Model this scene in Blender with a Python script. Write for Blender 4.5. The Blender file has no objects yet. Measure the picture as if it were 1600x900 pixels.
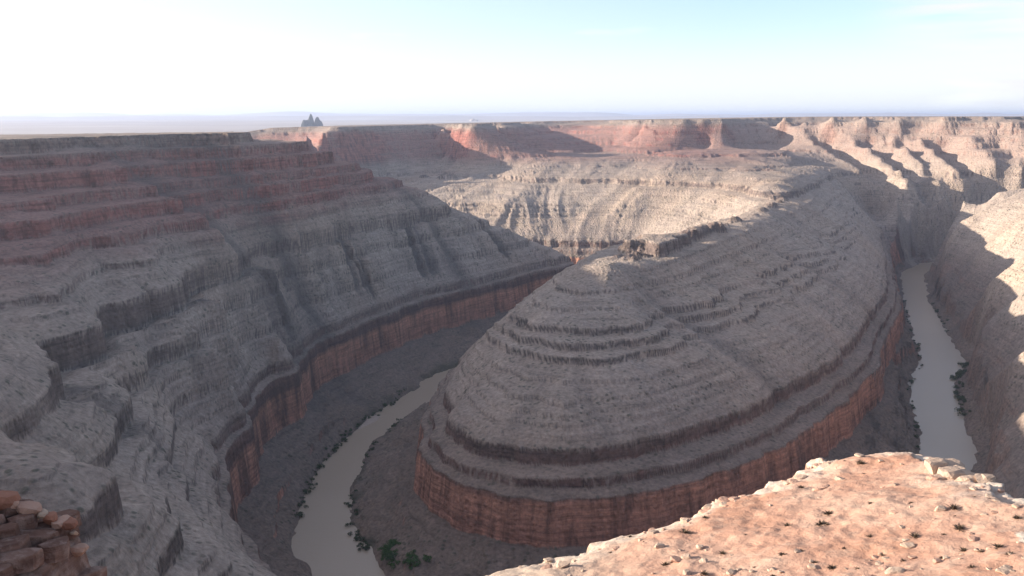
import bpy, bmesh, math, random, time
import numpy as np
T0 = time.time()
R = math.radians
sc = bpy.context.scene
C = sc.collection

# ------------------------------------------------------------------ camera
F = 1500.0                 # focal length in pixels of the 1600 wide photograph
PITCH = R(10.2)
cam_d = bpy.data.cameras.new('camera')
cam = bpy.data.objects.new('camera', cam_d)
C.objects.link(cam)
cam.location = (0, 0, 0)
cam.rotation_euler = (math.pi / 2 - PITCH, 0, 0)
cam_d.sensor_width = 36
cam_d.lens = F / 1600 * 36
cam_d.clip_start = 0.1
cam_d.clip_end = 200000
sc.camera = cam

# ------------------------------------------------------------------ light
SUN_AZ = -85.0             # degrees from the view direction (+Y), negative = to the left
SUN_EL = 13.0
sd = bpy.data.lights.new('sun', 'SUN')
sd.energy = 5.0
sd.angle = R(0.53)
sd.color = (1.0, 0.90, 0.76)
sun = bpy.data.objects.new('sun', sd)
C.objects.link(sun)
sv = (math.sin(R(SUN_AZ)) * math.cos(R(SUN_EL)), math.cos(R(SUN_AZ)) * math.cos(R(SUN_EL)), math.sin(R(SUN_EL)))
from mathutils import Vector, Matrix, Euler
sun.rotation_euler = Vector(sv).to_track_quat('Z', 'Y').to_euler()
sun.location = (-200, 100, 100)

world = bpy.data.worlds.new('World')
sc.world = world
world.use_nodes = True
wn = world.node_tree
wn.nodes.clear()
wo = wn.nodes.new('ShaderNodeOutputWorld')
wb = wn.nodes.new('ShaderNodeBackground')
sky = wn.nodes.new('ShaderNodeTexSky')
sky.sky_type = 'NISHITA'
sky.sun_disc = False
sky.sun_elevation = R(SUN_EL)
sky.sun_rotation = R(SUN_AZ)
sky.altitude = 1500
sky.air_density = 1.0
sky.dust_density = 1.6
sky.ozone_density = 1.3
wb.inputs['Strength'].default_value = 0.099
# thin cirrus, as a property of the sky itself
tc = wn.nodes.new('ShaderNodeTexCoord')
mp = wn.nodes.new('ShaderNodeMapping'); mp.inputs['Scale'].default_value = (1.2, 1.2, 9.0)
nz = wn.nodes.new('ShaderNodeTexNoise'); nz.inputs['Scale'].default_value = 2.2; nz.inputs['Detail'].default_value = 6
rp = wn.nodes.new('ShaderNodeValToRGB'); rp.color_ramp.elements[0].position = 0.60; rp.color_ramp.elements[1].position = 0.85
rp.color_ramp.elements[1].color = (.45, .45, .45, 1)
mx = wn.nodes.new('ShaderNodeMixRGB'); mx.inputs[2].default_value = (9.0, 9.0, 9.4, 1)
L = wn.links.new
vd = wn.nodes.new('ShaderNodeVectorMath'); vd.operation = 'DOT_PRODUCT'; vd.inputs[1].default_value = sv
vr = wn.nodes.new('ShaderNodeMapRange'); vr.inputs[1].default_value = -.1; vr.inputs[2].default_value = .95; vr.inputs[3].default_value = .05; vr.inputs[4].default_value = .55
L(tc.outputs['Generated'], vd.inputs[0]); L(vd.outputs['Value'], vr.inputs[0])
mv = wn.nodes.new('ShaderNodeMixRGB'); mv.inputs[2].default_value = (5.6, 5.2, 5.4, 1)
L(vr.outputs[0], mv.inputs[0]); L(sky.outputs[0], mv.inputs[1])
L(tc.outputs['Generated'], mp.inputs[0]); L(mp.outputs[0], nz.inputs['Vector']); L(nz.outputs['Fac'], rp.inputs[0])
L(rp.outputs[0], mx.inputs[0]); sz_ = wn.nodes.new('ShaderNodeSeparateXYZ'); L(tc.outputs['Generated'], sz_.inputs[0])
hr = wn.nodes.new('ShaderNodeMapRange'); hr.interpolation_type = 'SMOOTHERSTEP'; hr.inputs[1].default_value = .10; hr.inputs[2].default_value = -.02; hr.inputs[3].default_value = .0; hr.inputs[4].default_value = 1.0
L(sz_.outputs[2], hr.inputs[0])
mh = wn.nodes.new('ShaderNodeMixRGB'); mh.inputs[2].default_value = (4.2, 4.4, 4.6, 1)
L(hr.outputs[0], mh.inputs[0]); L(mv.outputs[0], mh.inputs[1]); L(mh.outputs[0], mx.inputs[1]); cd = wn.nodes.new('ShaderNodeVectorMath'); cd.operation = 'DOT_PRODUCT'
_c = Vector((.54, .98, .145)).normalized(); cd.inputs[1].default_value = _c
cr_ = wn.nodes.new('ShaderNodeMapRange'); cr_.interpolation_type = 'SMOOTHSTEP'; cr_.inputs[1].default_value = .984; cr_.inputs[2].default_value = .9995
mp2 = wn.nodes.new('ShaderNodeMapping'); mp2.inputs['Scale'].default_value = (3, 3, 30)
nz2 = wn.nodes.new('ShaderNodeTexNoise'); nz2.inputs['Scale'].default_value = 3.0; nz2.inputs['Detail'].default_value = 6
r2_ = wn.nodes.new('ShaderNodeMapRange'); r2_.inputs[1].default_value = .38; r2_.inputs[2].default_value = .62
mm_ = wn.nodes.new('ShaderNodeMath'); mm_.operation = 'MULTIPLY'; mx2 = wn.nodes.new('ShaderNodeMixRGB'); mx2.inputs[2].default_value = (4.1, 4.0, 4.15, 1)
L(tc.outputs['Generated'], cd.inputs[0]); L(cd.outputs['Value'], cr_.inputs[0]); L(tc.outputs['Generated'], mp2.inputs[0]); L(mp2.outputs[0], nz2.inputs['Vector']); L(nz2.outputs['Fac'], r2_.inputs[0])
L(cr_.outputs[0], mm_.inputs[0]); L(r2_.outputs[0], mm_.inputs[1]); L(mm_.outputs[0], mx2.inputs[0]); L(mx.outputs[0], mx2.inputs[1]); L(mx2.outputs[0], wb.inputs[0]); L(wb.outputs[0], wo.inputs[0])

sc.view_settings.view_transform = 'Standard'
sc.view_settings.look = 'None'
sc.view_settings.gamma = 1
sc.view_settings.exposure = 1.34

# ------------------------------------------------------------------ noise
rs = np.random.RandomState(7)
PERM = rs.permutation(65536).astype(np.int64)
VAL = rs.uniform(-1, 1, 65536).astype(np.float32)
def vnoise(x, y, seed=0):
    xi = np.floor(x).astype(np.int64); yi = np.floor(y).astype(np.int64)
    fx = (x - xi).astype(np.float32); fy = (y - yi).astype(np.float32)
    fx = fx * fx * fx * (fx * (fx * 6 - 15) + 10); fy = fy * fy * fy * (fy * (fy * 6 - 15) + 10)
    def h(a, b): return VAL[(PERM[(a + seed * 131) & 65535] + b * 7919) & 65535]
    a = h(xi, yi); b = h(xi + 1, yi); c = h(xi, yi + 1); d = h(xi + 1, yi + 1)
    return a + (b - a) * fx + (c - a) * fy + (a - b - c + d) * fx * fy
def fbm(x, y, octs=4, seed=0, gain=.5):
    s = 0; amp = 1
    for k in range(octs):
        s = s + amp * vnoise(x * 2 ** k + 17.3 * k, y * 2 ** k - 9.1 * k, seed + k)
        amp *= gain
    return s
def ridged(x, y, octs=3, seed=0):
    s = 0; amp = 1
    for k in range(octs):
        s = s + amp * (1 - 2.2 * np.abs(vnoise(x * 2 ** k + 5.7 * k, y * 2 ** k + 3.3 * k, seed + k)))
        amp *= .5
    return s

# ------------------------------------------------------------------ strata
# "s" is the elevation within the rock layers: 0 at the canyon rim, about -300 at the river.
def dip(x, y):
    d = -8 + .020 * x - .0045 * y
    return -3.5 - np.log1p(np.exp((-3.5 - d) / 3.0)) * 3.0
def wz(z): return np.clip((z + 300) / 300, 0, 1)
def s_to_z(s, x, y):
    d = dip(x, y)
    return np.where(s > -300, (s * 300 + 300 * d) / (300 - 0 * s) * 1.0 - d * np.clip(-s / 300, 0, 1), s)
CLIFFS = [(0, 7), (-15, 8), (-30, 10), (-48, 6), (-60, 9), (-79, 6), (-98, 3), (-118, 11), (-131, 2), (-142, 3), (-151, 2), (-161, 5), (-168, 5), (-175, 4.5),
          (-186, 1.5), (-194, 1.5), (-204, 1.5), (-216, 11), (-231, 6), (-241, 31)]
_b = []                    # minor ledges between the main ones
_r = random.Random(3)
for (t, c), (t2, c2) in zip(CLIFFS[:-1], CLIFFS[1:]):
    _b.append((t, c)); x = t - c - _r.uniform(4, 6)
    while x > t2 + 4 and t > -216:
        k = _r.uniform(1.2, 2.4); k *= .7; _b.append((x, k)); x -= k + _r.uniform(3.5, 6.5)
CLIFFS = _b + [CLIFFS[-1]]
_p = [400.0]; _s = [400.0]
for i, (t, c) in enumerate(CLIFFS):
    e = c * .16
    _p += [t, t - e]; _s += [t, t - c]
_p += [-300, -700]; _s += [-300, -700]
_p = np.array(_p[::-1]); _s = np.array(_s[::-1])
def table(cl):
    P_, S_, Lg = [400.0], [400.0], [0.0]
    for t, c in cl:
        e = c * .16
        P_ += [t + .02, t, t - e, t - e - .02]; S_ += [t + .02, t, t - c, t - c - .02]; lv = min(1, .15 + (c / 3.6) ** 1.2); Lg += [0, lv, lv, 0]
    P_ += [-300, -700]; S_ += [-300, -700]; Lg += [0, 0]
    return np.array(P_[::-1]), np.array(S_[::-1]), np.array(Lg[::-1])
TE = table(CLIFFS)
CW = [(t, {0: 9, -118: 15}.get(t, c)) for t, c in CLIFFS if t > -119] + [(-137, 2), (-143, 1.6), (-149, 9), (-163, 2), (-169, 3), (-176, 2), (-184, 6), (-196, 2), (-204, 2.5), (-216, 9), (-227, 46)]
TW = table(CW)
def Tmap(p): return np.interp(p, _p, _s)
def Tinv(s): return np.interp(s, _s, _p)

ct, st = math.cos(PITCH), math.sin(PITCH)
def ray(u, v):
    a = (u - 800) / F; b = (450 - v) / F
    return a, ct + b * st, -st + b * ct
def Ps(u, v, s):           # where the sight line of a traced point meets a given rock layer
    a, b, c = ray(u, v)
    z = s - 10
    for _ in range(12):
        t = z / c
        z = float(s_to_z(np.array(float(s)), a * t, b * t))
    return a * t, b * t
def Pz(u, v, z):
    a, b, c = ray(u, v); t = z / c
    return a * t, b * t

cons = []                  # (x, y, s)
def line(pts, step=35):
    for (x0, y0, s0), (x1, y1, s1) in zip(pts[:-1], pts[1:]):
        n = max(1, int(math.hypot(x1 - x0, y1 - y0) / step))
        for k in range(n):
            t = k / n
            cons.append((x0 + (x1 - x0) * t, y0 + (y1 - y0) * t, s0 + (s1 - s0) * t))
    cons.append(pts[-1])
def tline(pts, step=35): line([(*Ps(u, v, s), s) for u, v, s in pts], step)
def rline(pts, step=35):    # the same with the distance given
    o = []
    for u, v, r in pts:
        a, b, c = ray(u, v); t = r / math.hypot(a, b); x, y, z = a * t, b * t, c * t
        d = float(dip(x, y)); o.append((x, y, (z - d) / (1 + d / 300) if z < d else z - d))
    line(o, step)
    return o
def wline(s, pts, step=45): line([(x, y, s) for x, y in pts], step)

# --- river (banks traced at water level)
LB = [(492, 900), (465, 850), (462, 815), (475, 775), (500, 730), (540, 682), (580, 650), (640, 610), (680, 588)]
RB = [(597, 900), (570, 865), (552, 820), (546, 770), (562, 735), (590, 690), (630, 655), (675, 628), (715, 600)]
LB2 = [(1438, 722), (1440, 700), (1430, 650), (1420, 600), (1443, 565), (1425, 520), (1412, 470), (1410, 425)]
RB2 = [(1519, 722), (1521, 700), (1506, 650), (1492, 600), (1506, 562), (1480, 520), (1452, 470), (1441, 430)]
river = []
def pairs(A, B, k):
    out = []
    for a, b in zip(A, B):
        p = Pz(*a, -300); q = Pz(*b, -300)
        out.append(((p[0] + q[0]) / 2, (p[1] + q[1]) / 2, math.hypot(p[0] - q[0], p[1] - q[1]) / 2 * k))
    return out
r1 = pairs(LB[:7], RB[:7], .93)
r2 = pairs(LB2, RB2, .95)
river = [(2200, 1800, 26), (1500, 1880, 26), (1150, 1950, 24), (980, 1965, 24), (860, 1945, 22)] + r2[::-1] + \
        [(338, 730, 23), (295, 650, 25), (222, 568, 27), (120, 500, 27), (10, 475, 27), (-70, 510, 27)] + r1 + \
        [(-70, 1085, 22), (-22, 1150, 22), (45, 1265, 22), (122, 1400, 23), (150, 1500, 24), (120, 1580, 24), (20, 1625, 24),
         (-150, 1660, 24), (-330, 1740, 24), (-480, 1880, 24), (-600, 2100, 24), (-900, 2300, 24), (-1600, 2400, 24)]
for x, y, w in river: cons.append((x, y, -302))
for a, b in zip(river[:-1], river[1:]):
    n = int(math.hypot(a[0] - b[0], a[1] - b[1]) / 60)
    for k in range(1, n): cons.append((a[0] + (b[0] - a[0]) * k / n, a[1] + (b[1] - a[1]) * k / n, -302))

LIP = -216
# --- left mass: lip of the inner cliff, then rim
tline([(430, 905, LIP), (370, 850, LIP), (334, 792, LIP), (328, 745, LIP), (338, 690, LIP), (362, 625, LIP), (420, 565, LIP), (490, 520, LIP),
       (560, 488, LIP), (640, 459, LIP), (760, 430, LIP), (830, 412, LIP), (872, 402, LIP)])
wline(LIP, [(95, 1505), (80, 1560), (0, 1575), (-150, 1600), (-350, 1670), (-520, 1800), (-680, 2000), (-1000, 2180)])
# crest of the left mass
rline([(380, 209, 1120), (420, 226, 1150), (470, 243, 1190), (540, 268, 1250), (600, 288, 1300), (640, 300, 1330), (690, 318, 1370), (760, 350, 1420),
       (830, 382, 1460), (868, 399, 1478)])
# its rim towards the left, out of frame and round to the camera
wline(0, [(-322, 1120), (-380, 1000), (-440, 870), (-515, 810), (-590, 690), (-640, 540), (-640, 380), (-480, 240), (-250, 130), (-90, 45), (-30, 8)])
wline(0, [(-330, 1190), (-420, 1300), (-560, 1450), (-760, 1600), (-1000, 1850), (-1500, 2000)])
wline(30, [(-450, 1150), (-600, 1000), (-800, 900), (-900, 700), (-900, 400), (-600, 150), (-300, 40), (-60, -60)])
wline(30, [(-700, 1300), (-1200, 1400), (-1500, 1000), (-1500, 400)], 150)
# its face, column by column
for u, col in {0: [(330, 820), (430, 690), (520, 570)], 100: [(330, 860), (420, 740), (540, 590), (610, 510)],
               200: [(330, 900), (410, 790), (525, 640), (610, 560), (670, 515)], 340: [(300, 1010), (370, 900), (450, 790), (540, 715)],
               430: [(330, 1050), (420, 940), (500, 880)], 500: [(340, 1120), (430, 1040)], 640: [(370, 1255)]}.items():
    for v, r in col: rline([(u, v, r)])
# near spurs, bottom left
rline([(-60, 597, 430), (0, 608, 445), (60, 625, 455), (100, 645, 465), (200, 685, 490), (280, 708, 515)])
rline([(60, 690, 425), (160, 712, 450), (260, 745, 480)])
rline([(-60, 715, 290), (0, 727, 300), (100, 742, 325), (170, 768, 350), (205, 790, 362), (300, 835, 385), (370, 870, 405)])
rline([(140, 880, 310), (260, 900, 340)])
# camera side
wline(LIP, [(-110, 425), (-40, 385), (60, 380), (170, 430), (290, 510), (380, 610)])
wline(-180, [(-150, 260), (-60, 250), (60, 260), (180, 320), (300, 400), (410, 520)])
wline(-110, [(-120, 140), (-30, 125), (60, 130), (200, 200), (330, 280), (450, 400)])
wline(-50, [(-90, 70), (0, 50), (80, 60), (250, 130), (430, 240), (560, 380)])
wline(0, [(-30, 8), (10, 0), (100, 20), (300, 100), (550, 230), (750, 450), (880, 700), (1000, 900), (1150, 1100), (1300, 1350), (1600, 1500), (2200, 1450)])
wline(30, [(0, -60), (300, 0), (800, 250), (1100, 700), (1400, 1100), (2200, 1200)], 90)
wline(30, [(-1500, -200), (-500, -200), (300, -200), (1200, 0), (2200, 300)], 250)
# --- central ridge (the gooseneck): lip
tline([(708, 628, LIP), (700, 648, LIP), (712, 668, LIP), (750, 688, LIP), (830, 702, LIP), (900, 704, LIP), (1000, 692, LIP), (1100, 664, LIP), (1200, 622, LIP),
       (1300, 562, LIP), (1350, 505, LIP), (1388, 450, LIP), (1384, 400, LIP), (1376, 362, LIP), (1366, 340, LIP)])
wline(LIP, [(-52, 770), (-45, 860), (-25, 950), (-5, 1040), (45, 1130), (115, 1245), (190, 1370), (235, 1480), (250, 1590), (225, 1680), (115, 1690), (20, 1705), (-130, 1735), (-290, 1815), (-430, 1960), (-540, 2160)])
# ledges and crest
rline([(705, 592, 760), (735, 545, 780), (760, 522, 785), (800, 495, 800), (850, 462, 818), (900, 440, 838), (945, 421, 850)])
tline([(805, 532, -174), (830, 545, -174), (900, 552, -174), (1000, 545, -174), (1100, 510, -174), (1200, 465, -174), (1280, 420, -174), (1340, 360, -174)])
tline([(1003, 403, -124), (1045, 384, -120), (1100, 352, -118), (1170, 332, -118), (1215, 312, -118), (1230, 296, -117)])
tline([(1000, 480, -155), (1100, 440, -155), (1200, 400, -155), (1290, 350, -155), (1330, 310, -155)])
wline(-170, [(170, 1180), (260, 1330), (330, 1480), (330, 1600), (260, 1760), (150, 1800)])
wline(-105, [(440, 1600), (500, 1750), (560, 1950), (650, 2150)])
wline(-118, [(540, 1750), (650, 1980), (760, 2180)])
wline(-84, [(620, 2150), (650, 2350)])
# sunlit amphitheatre
tline([(690, 262, -118), (730, 271, -118), (800, 276, -118), (900, 279, -118), (1000, 281, -118), (1100, 286, -118), (1180, 292, -118), (1218, 300, -118)], 60)
tline([(700, 238, -80), (760, 240, -86), (800, 243, -88), (900, 246, -88), (1000, 243, -88), (1100, 238, -86), (1200, 238, -88)], 60)
tline([(780, 205, -30), (830, 215, -50), (920, 222, -60), (1000, 228, -70)], 80)
wline(0, [(-1500, 2600), (-1000, 2300), (-760, 2080), (-620, 1990), (-506, 2010), (-380, 2180), (-280, 2380), (-200, 2500), (-150, 2400), (-100, 2310), (-60, 2420), (-20, 2650), (60, 3150), (200, 3250), (330, 3150),
          (290, 2850), (345, 2560), (440, 2500), (540, 2490), (600, 2600), (790, 2740), (850, 2700)])
wline(30, [(-1500, 3000), (-700, 2500), (-400, 2700), (-150, 2600), (-100, 3100), (150, 3500), (450, 3100), (450, 2750), (700, 3000), (1000, 2950), (1400, 2900), (2200, 2800)], 120)
wline(-75, [(230, 2600), (360, 2400), (460, 2360), (525, 2380)])
wline(-75, [(560, 2420), (640, 2500), (760, 2560)])
# shaded far wall
wline(-120, [(-500, 2080), (-400, 2130), (-300, 2250), (-240, 2300), (-200, 2200), (-160, 2140)])
# right hand far wall with its spurs
wline(0, [(850, 2700), (1000, 2560), (1150, 2520), (1300, 2480), (1450, 2420), (1700, 2350), (2200, 2300)])
SP = [rline(a, 60) for a in (
    [(1225, 190, 2640), (1262, 222, 2560), (1300, 252, 2420), (1345, 284, 2230)],
    [(1300, 190, 2580), (1335, 220, 2500), (1375, 255, 2360), (1415, 290, 2180)],
    [(1352, 190, 2560), (1395, 222, 2480), (1435, 258, 2340), (1468, 292, 2180)],
    [(1405, 190, 2540), (1440, 222, 2460), (1475, 258, 2330), (1505, 292, 2180)],
    [(1475, 190, 2500), (1520, 222, 2420), (1555, 258, 2300), (1590, 292, 2150)],
    [(1580, 190, 2450), (1620, 222, 2380), (1660, 258, 2260), (1700, 292, 2120)])]
for A, B in zip(SP[:-1], SP[1:]):
    line([((a[0] * .5 + b[0] * .5), (a[1] + b[1]) / 2 + 22, (a[2] + b[2]) / 2 - k) for a, b, k in zip(A, B, (10, 22, 22, 10))], 60)
rline([(1400, 304, 2085), (1450, 306, 2080), (1500, 307, 2080), (1560, 304, 2080), (1620, 302, 2075)])
wline(LIP, [(700, 1790), (735, 1900), (800, 1990), (880, 2012), (980, 2030), (1150, 2015), (1500, 1940), (2200, 1860)])
# right hand mass
rline([(1488, 362, 1775), (1500, 346, 1800), (1540, 326, 1830), (1600, 297, 1853)])
for u, col in {1600: [(700, 742), (640, 815), (550, 950), (450, 1150), (400, 1330), (340, 1600)], 1540: [(600, 960), (500, 1180), (440, 1340), (380, 1600)]}.items():
    for v, r in col: rline([(u, v, r)])
wline(LIP, [(840, 1840), (900, 1895), (1000, 1915), (1150, 1890), (1500, 1820), (2200, 1730)])
wline(-100, [(640, 860), (760, 1100), (900, 1400), (1060, 1650), (1300, 1650)])
wline(-50, [(560, 560), (760, 850), (900, 1100), (1080, 1380), (1300, 1500)])

# --- smooth interpolation of the traced layers (radial basis functions)
cn = np.array(cons, dtype=np.float64)
key = np.round(cn[:, :2] / 9).astype(int)
_, idx = np.unique(key, axis=0, return_index=True)
cn = cn[np.sort(idx)]
PX = cn[:, :2] / 1000.0
def inside(poly, x, y):
    c = np.zeros(len(x), bool); n = len(poly)
    for k in range(n):
        x0, y0 = poly[k]; x1, y1 = poly[(k + 1) % n]
        if y0 == y1: continue
        c ^= ((y0 > y) != (y1 > y)) & (x < (x1 - x0) * (y - y0) / (y1 - y0) + x0)
    return c
SLIP = [(300, 600), (355, 750), (450, 1020), (560, 1300), (680, 1600), (775, 1850), (960, 1905), (2600, 1780), (2600, 300), (600, 300)]   # slip-off slope without cliffs
val = np.where(inside(SLIP, cn[:, 0], cn[:, 1]), cn[:, 2], Tinv(cn[:, 2]))
Dm = np.sqrt(((PX[:, None] - PX[None]) ** 2).sum(-1))
n = len(cn)
A = np.zeros((n + 3, n + 3)); A[:n, :n] = -Dm + 0.004 * np.eye(n) * -1 * 0 - 0.0015 * np.eye(n) * -1
A[:n, n] = 1; A[n, :n] = 1; A[:n, n + 1:] = PX; A[n + 1:, :n] = PX.T
w = np.linalg.solve(A, np.concatenate([val, [0, 0, 0]]))
GX0, GX1, GY0, GY1, G = -1700.0, 2500.0, -320.0, 3600.0, 8.0
gx = np.arange(GX0, GX1 + 1, G); gy = np.arange(GY0, GY1 + 1, G)
XX, YY = np.meshgrid(gx, gy)
q = np.stack([XX.ravel(), YY.ravel()], 1).astype(np.float32) / 1000
H = np.empty(len(q), np.float32)
PXf = PX.astype(np.float32); wf = w.astype(np.float32)
for i in range(0, len(q), 20000):
    b = q[i:i + 20000]
    d = (b[:, :1] - PXf[:, 0]) ** 2 + (b[:, 1:] - PXf[:, 1]) ** 2
    H[i:i + 20000] = -np.sqrt(d) @ wf[:n] + wf[n] + b @ wf[n + 1:]
H = H.reshape(XX.shape)
print('rbf', n, H.min(), H.max(), time.time() - T0)
# signed distance to the river bank
RV = []
for a, b in zip(river[:-1], river[1:]): RV.append((a, b))
RD = np.full(XX.shape, 1e9, np.float32)
SIDE = None
for a, b in RV:
    ax, ay, aw = a; bx, by, bw = b
    dx, dy = bx - ax, by - ay; l2 = dx * dx + dy * dy
    t = np.clip(((XX - ax) * dx + (YY - ay) * dy) / l2, 0, 1)
    d = np.hypot(XX - ax - t * dx, YY - ay - t * dy) - (aw + (bw - aw) * t)
    RD = np.minimum(RD, d)

def up2(g):                # cubic refinement of a grid
    def ax0(g):
        p = np.pad(g, ((1, 1), (0, 0)), 'edge')
        m = (-p[:-3] + 9 * p[1:-2] + 9 * p[2:-1] - p[3:]) / 16
        o = np.empty((g.shape[0] * 2 - 1, g.shape[1]), np.float32)
        o[::2] = g; o[1::2] = m
        return o
    return ax0(ax0(g).T).T
def blur(g, k):
    for _ in range(k):
        g = np.pad(g, 1, 'edge')
        g = (g[:-2, 1:-1] + g[2:, 1:-1] + 2 * g[1:-1, 1:-1]) / 4
        g = np.pad(g, ((0, 0), (1, 1)), 'edge')
        g = (g[:, :-2] + g[:, 2:] + 2 * g[:, 1:-1]) / 4
    return g
def bil(g, x, y, g0x=GX0, g0y=GY0, cell=G):
    fx = np.clip((x - g0x) / cell, 0, g.shape[1] - 1.001); fy = np.clip((y - g0y) / cell, 0, g.shape[0] - 1.001)
    ix = fx.astype(np.int32); iy = fy.astype(np.int32); fx = (fx - ix).astype(np.float32); fy = (fy - iy).astype(np.float32)
    f = g.ravel(); k = iy * g.shape[1] + ix; W = g.shape[1]
    return (f[k] * (1 - fx) + f[k + 1] * fx) * (1 - fy) + (f[k + W] * (1 - fx) + f[k + W + 1] * fx) * fy
WPOLY = [(a, b) for a, b, _ in river[river.index((-70, 510, 27)):]] + [(-5000, 2400), (-5000, 300), (-60, 300)]      # land on the west bank
WM = blur(inside(WPOLY, XX.ravel(), YY.ravel()).reshape(XX.shape).astype(np.float32), 1)
SLIPM = blur(inside(SLIP, XX.ravel(), YY.ravel()).reshape(XX.shape).astype(np.float32), 4)
def march(u, v):           # where a sight line meets the smooth surface
    a, b, c = ray(u, v); t = np.exp(np.linspace(math.log(150), math.log(3300), 2500))
    x, y, z = a * t, b * t, c * t
    h = np.minimum(bil(H, x, y), 0)
    zz = h + dip(x, y) * (1 - np.clip(-h / 300, 0, 1))
    k = int(np.argmax(zz > z)); return x[k], y[k]
# spurs (+) and ravines (-) traced on the walls
SPURS = [
    ([(90, 350), (70, 400), (110, 460), (200, 525), (290, 575), (350, 625)], 9, 26), ([(150, 400), (170, 472), (200, 528), (250, 575), (311, 625)], -13, 20),
    ([(210, 380), (250, 440), (330, 490), (395, 540)], 8, 22), ([(255, 390), (300, 450), (360, 500), (430, 540)], -11, 18),
    ([(300, 370), (360, 425), (430, 470), (480, 505)], 8, 22), ([(370, 350), (420, 400), (470, 440), (540, 480)], -11, 20),
    ([(430, 330), (490, 375), (560, 420), (620, 450)], 8, 24), ([(500, 330), (550, 370), (620, 410), (700, 435)], -8, 22),
    ([(570, 325), (640, 370), (720, 405)], 6, 24), ([(0, 395), (60, 430), (120, 480)], 2, 30), ([(0, 470), (80, 520), (180, 570), (300, 640)], -12, 26),
    ([(20, 640), (100, 668), (200, 705), (330, 750)], -10, 16), ([(200, 830), (240, 850), (330, 890)], -9, 14),
    ([(205, 795), (190, 840), (150, 880)], 7, 12), ([(100, 650), (60, 680), (0, 690)], -6, 16),
    ([(1228, 203), (1262, 222), (1300, 252), (1345, 282)], 26, 34), ([(1300, 203), (1335, 220), (1375, 255), (1415, 288)], 26, 30),
    ([(1352, 203), (1395, 222), (1435, 258), (1468, 290)], 26, 28), ([(1405, 203), (1440, 222), (1475, 258), (1505, 290)], 26, 28), ([(1475, 203), (1520, 222), (1555, 258), (1590, 290)], 18, 40),
    ([(1275, 206), (1312, 228), (1350, 262), (1385, 290)], -26, 28), ([(1335, 206), (1378, 228), (1415, 262), (1445, 290)], -26, 24), ([(1385, 206), (1425, 228), (1462, 262), (1492, 290)], -26, 24), ([(1432, 206), (1475, 228), (1510, 262), (1540, 290)], -24, 30),
    ([(1060, 245), (1030, 290), (985, 325)], 6, 40), ([(880, 250), (830, 290), (790, 340)], 8, 40), ([(990, 250), (940, 300), (890, 350)], -7, 35),
    ([(790, 250), (770, 300), (740, 330)], -7, 35), ([(1150, 256), (1120, 285), (1085, 310)], -6, 35)]
for pts, amp, wd in SPURS:
    wpt = [march(u, v) for u, v in pts]; best = np.full(H.shape, 1e9, np.float32)
    for (ax, ay), (bx, by) in zip(wpt[:-1], wpt[1:]):
        l2 = (bx - ax) ** 2 + (by - ay) ** 2 + 1e-6
        t = np.clip(((XX - ax) * (bx - ax) + (YY - ay) * (by - ay)) / l2, 0, 1)
        best = np.minimum(best, np.hypot(XX - ax - t * (bx - ax), YY - ay - t * (by - ay)))
    far = np.clip(np.hypot(wpt[0][0], wpt[0][1]) / 900, .8, 2)
    H += (1.4 if wpt[0][0] < -100 else 1.0) * amp * np.exp(-1.1 * np.sqrt((best / wd) ** 2 + .02)) * np.clip((H - LIP) / 30, 0, 1)
# downhill tracing, so that gullies follow the fall of the slopes
Hs = blur(H, 3)
gyy, gxx = np.gradient(Hs, G)
gl = np.sqrt(gxx ** 2 + gyy ** 2) + 1e-4
ux, uy = -gxx / gl, -gyy / gl
QX, QY = XX.astype(np.float32).copy(), YY.astype(np.float32).copy()
for _ in range(46):
    act = (bil(Hs, QX, QY) > LIP + 2).astype(np.float32) * 11
    a = bil(ux, QX, QY) * act; b = bil(uy, QX, QY) * act
    QX += a; QY += b
H2 = up2(H); RD2 = up2(RD); G2 = G / 2
x2 = np.linspace(GX0, GX0 + G2 * (H2.shape[1] - 1), H2.shape[1]); y2 = np.linspace(GY0, GY0 + G2 * (H2.shape[0] - 1), H2.shape[0])
X2, Y2 = np.meshgrid(x2, y2)
ja, jb = np.gradient(QX, G); jc, jd = np.gradient(QY, G)
STR = blur(np.sqrt(ja * ja + jb * jb + jc * jc + jd * jd), 2)
ATT = up2(blur(np.clip((3.4 - STR) / 1.4, 0, 1), 3))
Q2X, Q2Y = up2(QX), up2(QY)
S2 = up2(SLIPM); WM2 = up2(WM)
wx = X2 + 14 * fbm(X2 / 60, Y2 / 60, 3, 50); wy = Y2 + 14 * fbm(X2 / 60, Y2 / 60, 3, 60)
FARK = 1 - .55 * np.clip((Y2 - 1350) / 250, 0, 1) * np.clip((X2 + 350) / 100, 0, 1) * np.clip((900 - X2) / 200, 0, 1)
RIDM = up2(blur(inside([(-400, 300), (1000, 300), (1000, 1500), (730, 1860), (560, 1560), (430, 1500), (180, 1430), (-60, 1300), (-400, 1100)] , XX.ravel(), YY.ravel()).reshape(XX.shape).astype(np.float32) * (1 - WM), 5))
LEFTK = 1 + .2 * WM2 * np.clip((H2 - LIP) / 40, 0, 1) - .55 * RIDM
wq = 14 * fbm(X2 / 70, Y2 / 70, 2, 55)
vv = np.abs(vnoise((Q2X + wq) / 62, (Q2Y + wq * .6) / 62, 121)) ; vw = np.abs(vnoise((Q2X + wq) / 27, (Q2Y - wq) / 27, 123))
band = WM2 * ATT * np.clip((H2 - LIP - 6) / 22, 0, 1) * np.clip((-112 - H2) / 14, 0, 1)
RAV = band * (np.clip(1 - vv * 3.4, 0, 1) * 19 + np.clip(1 - vw * 3.8, 0, 1) * 6)

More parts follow.
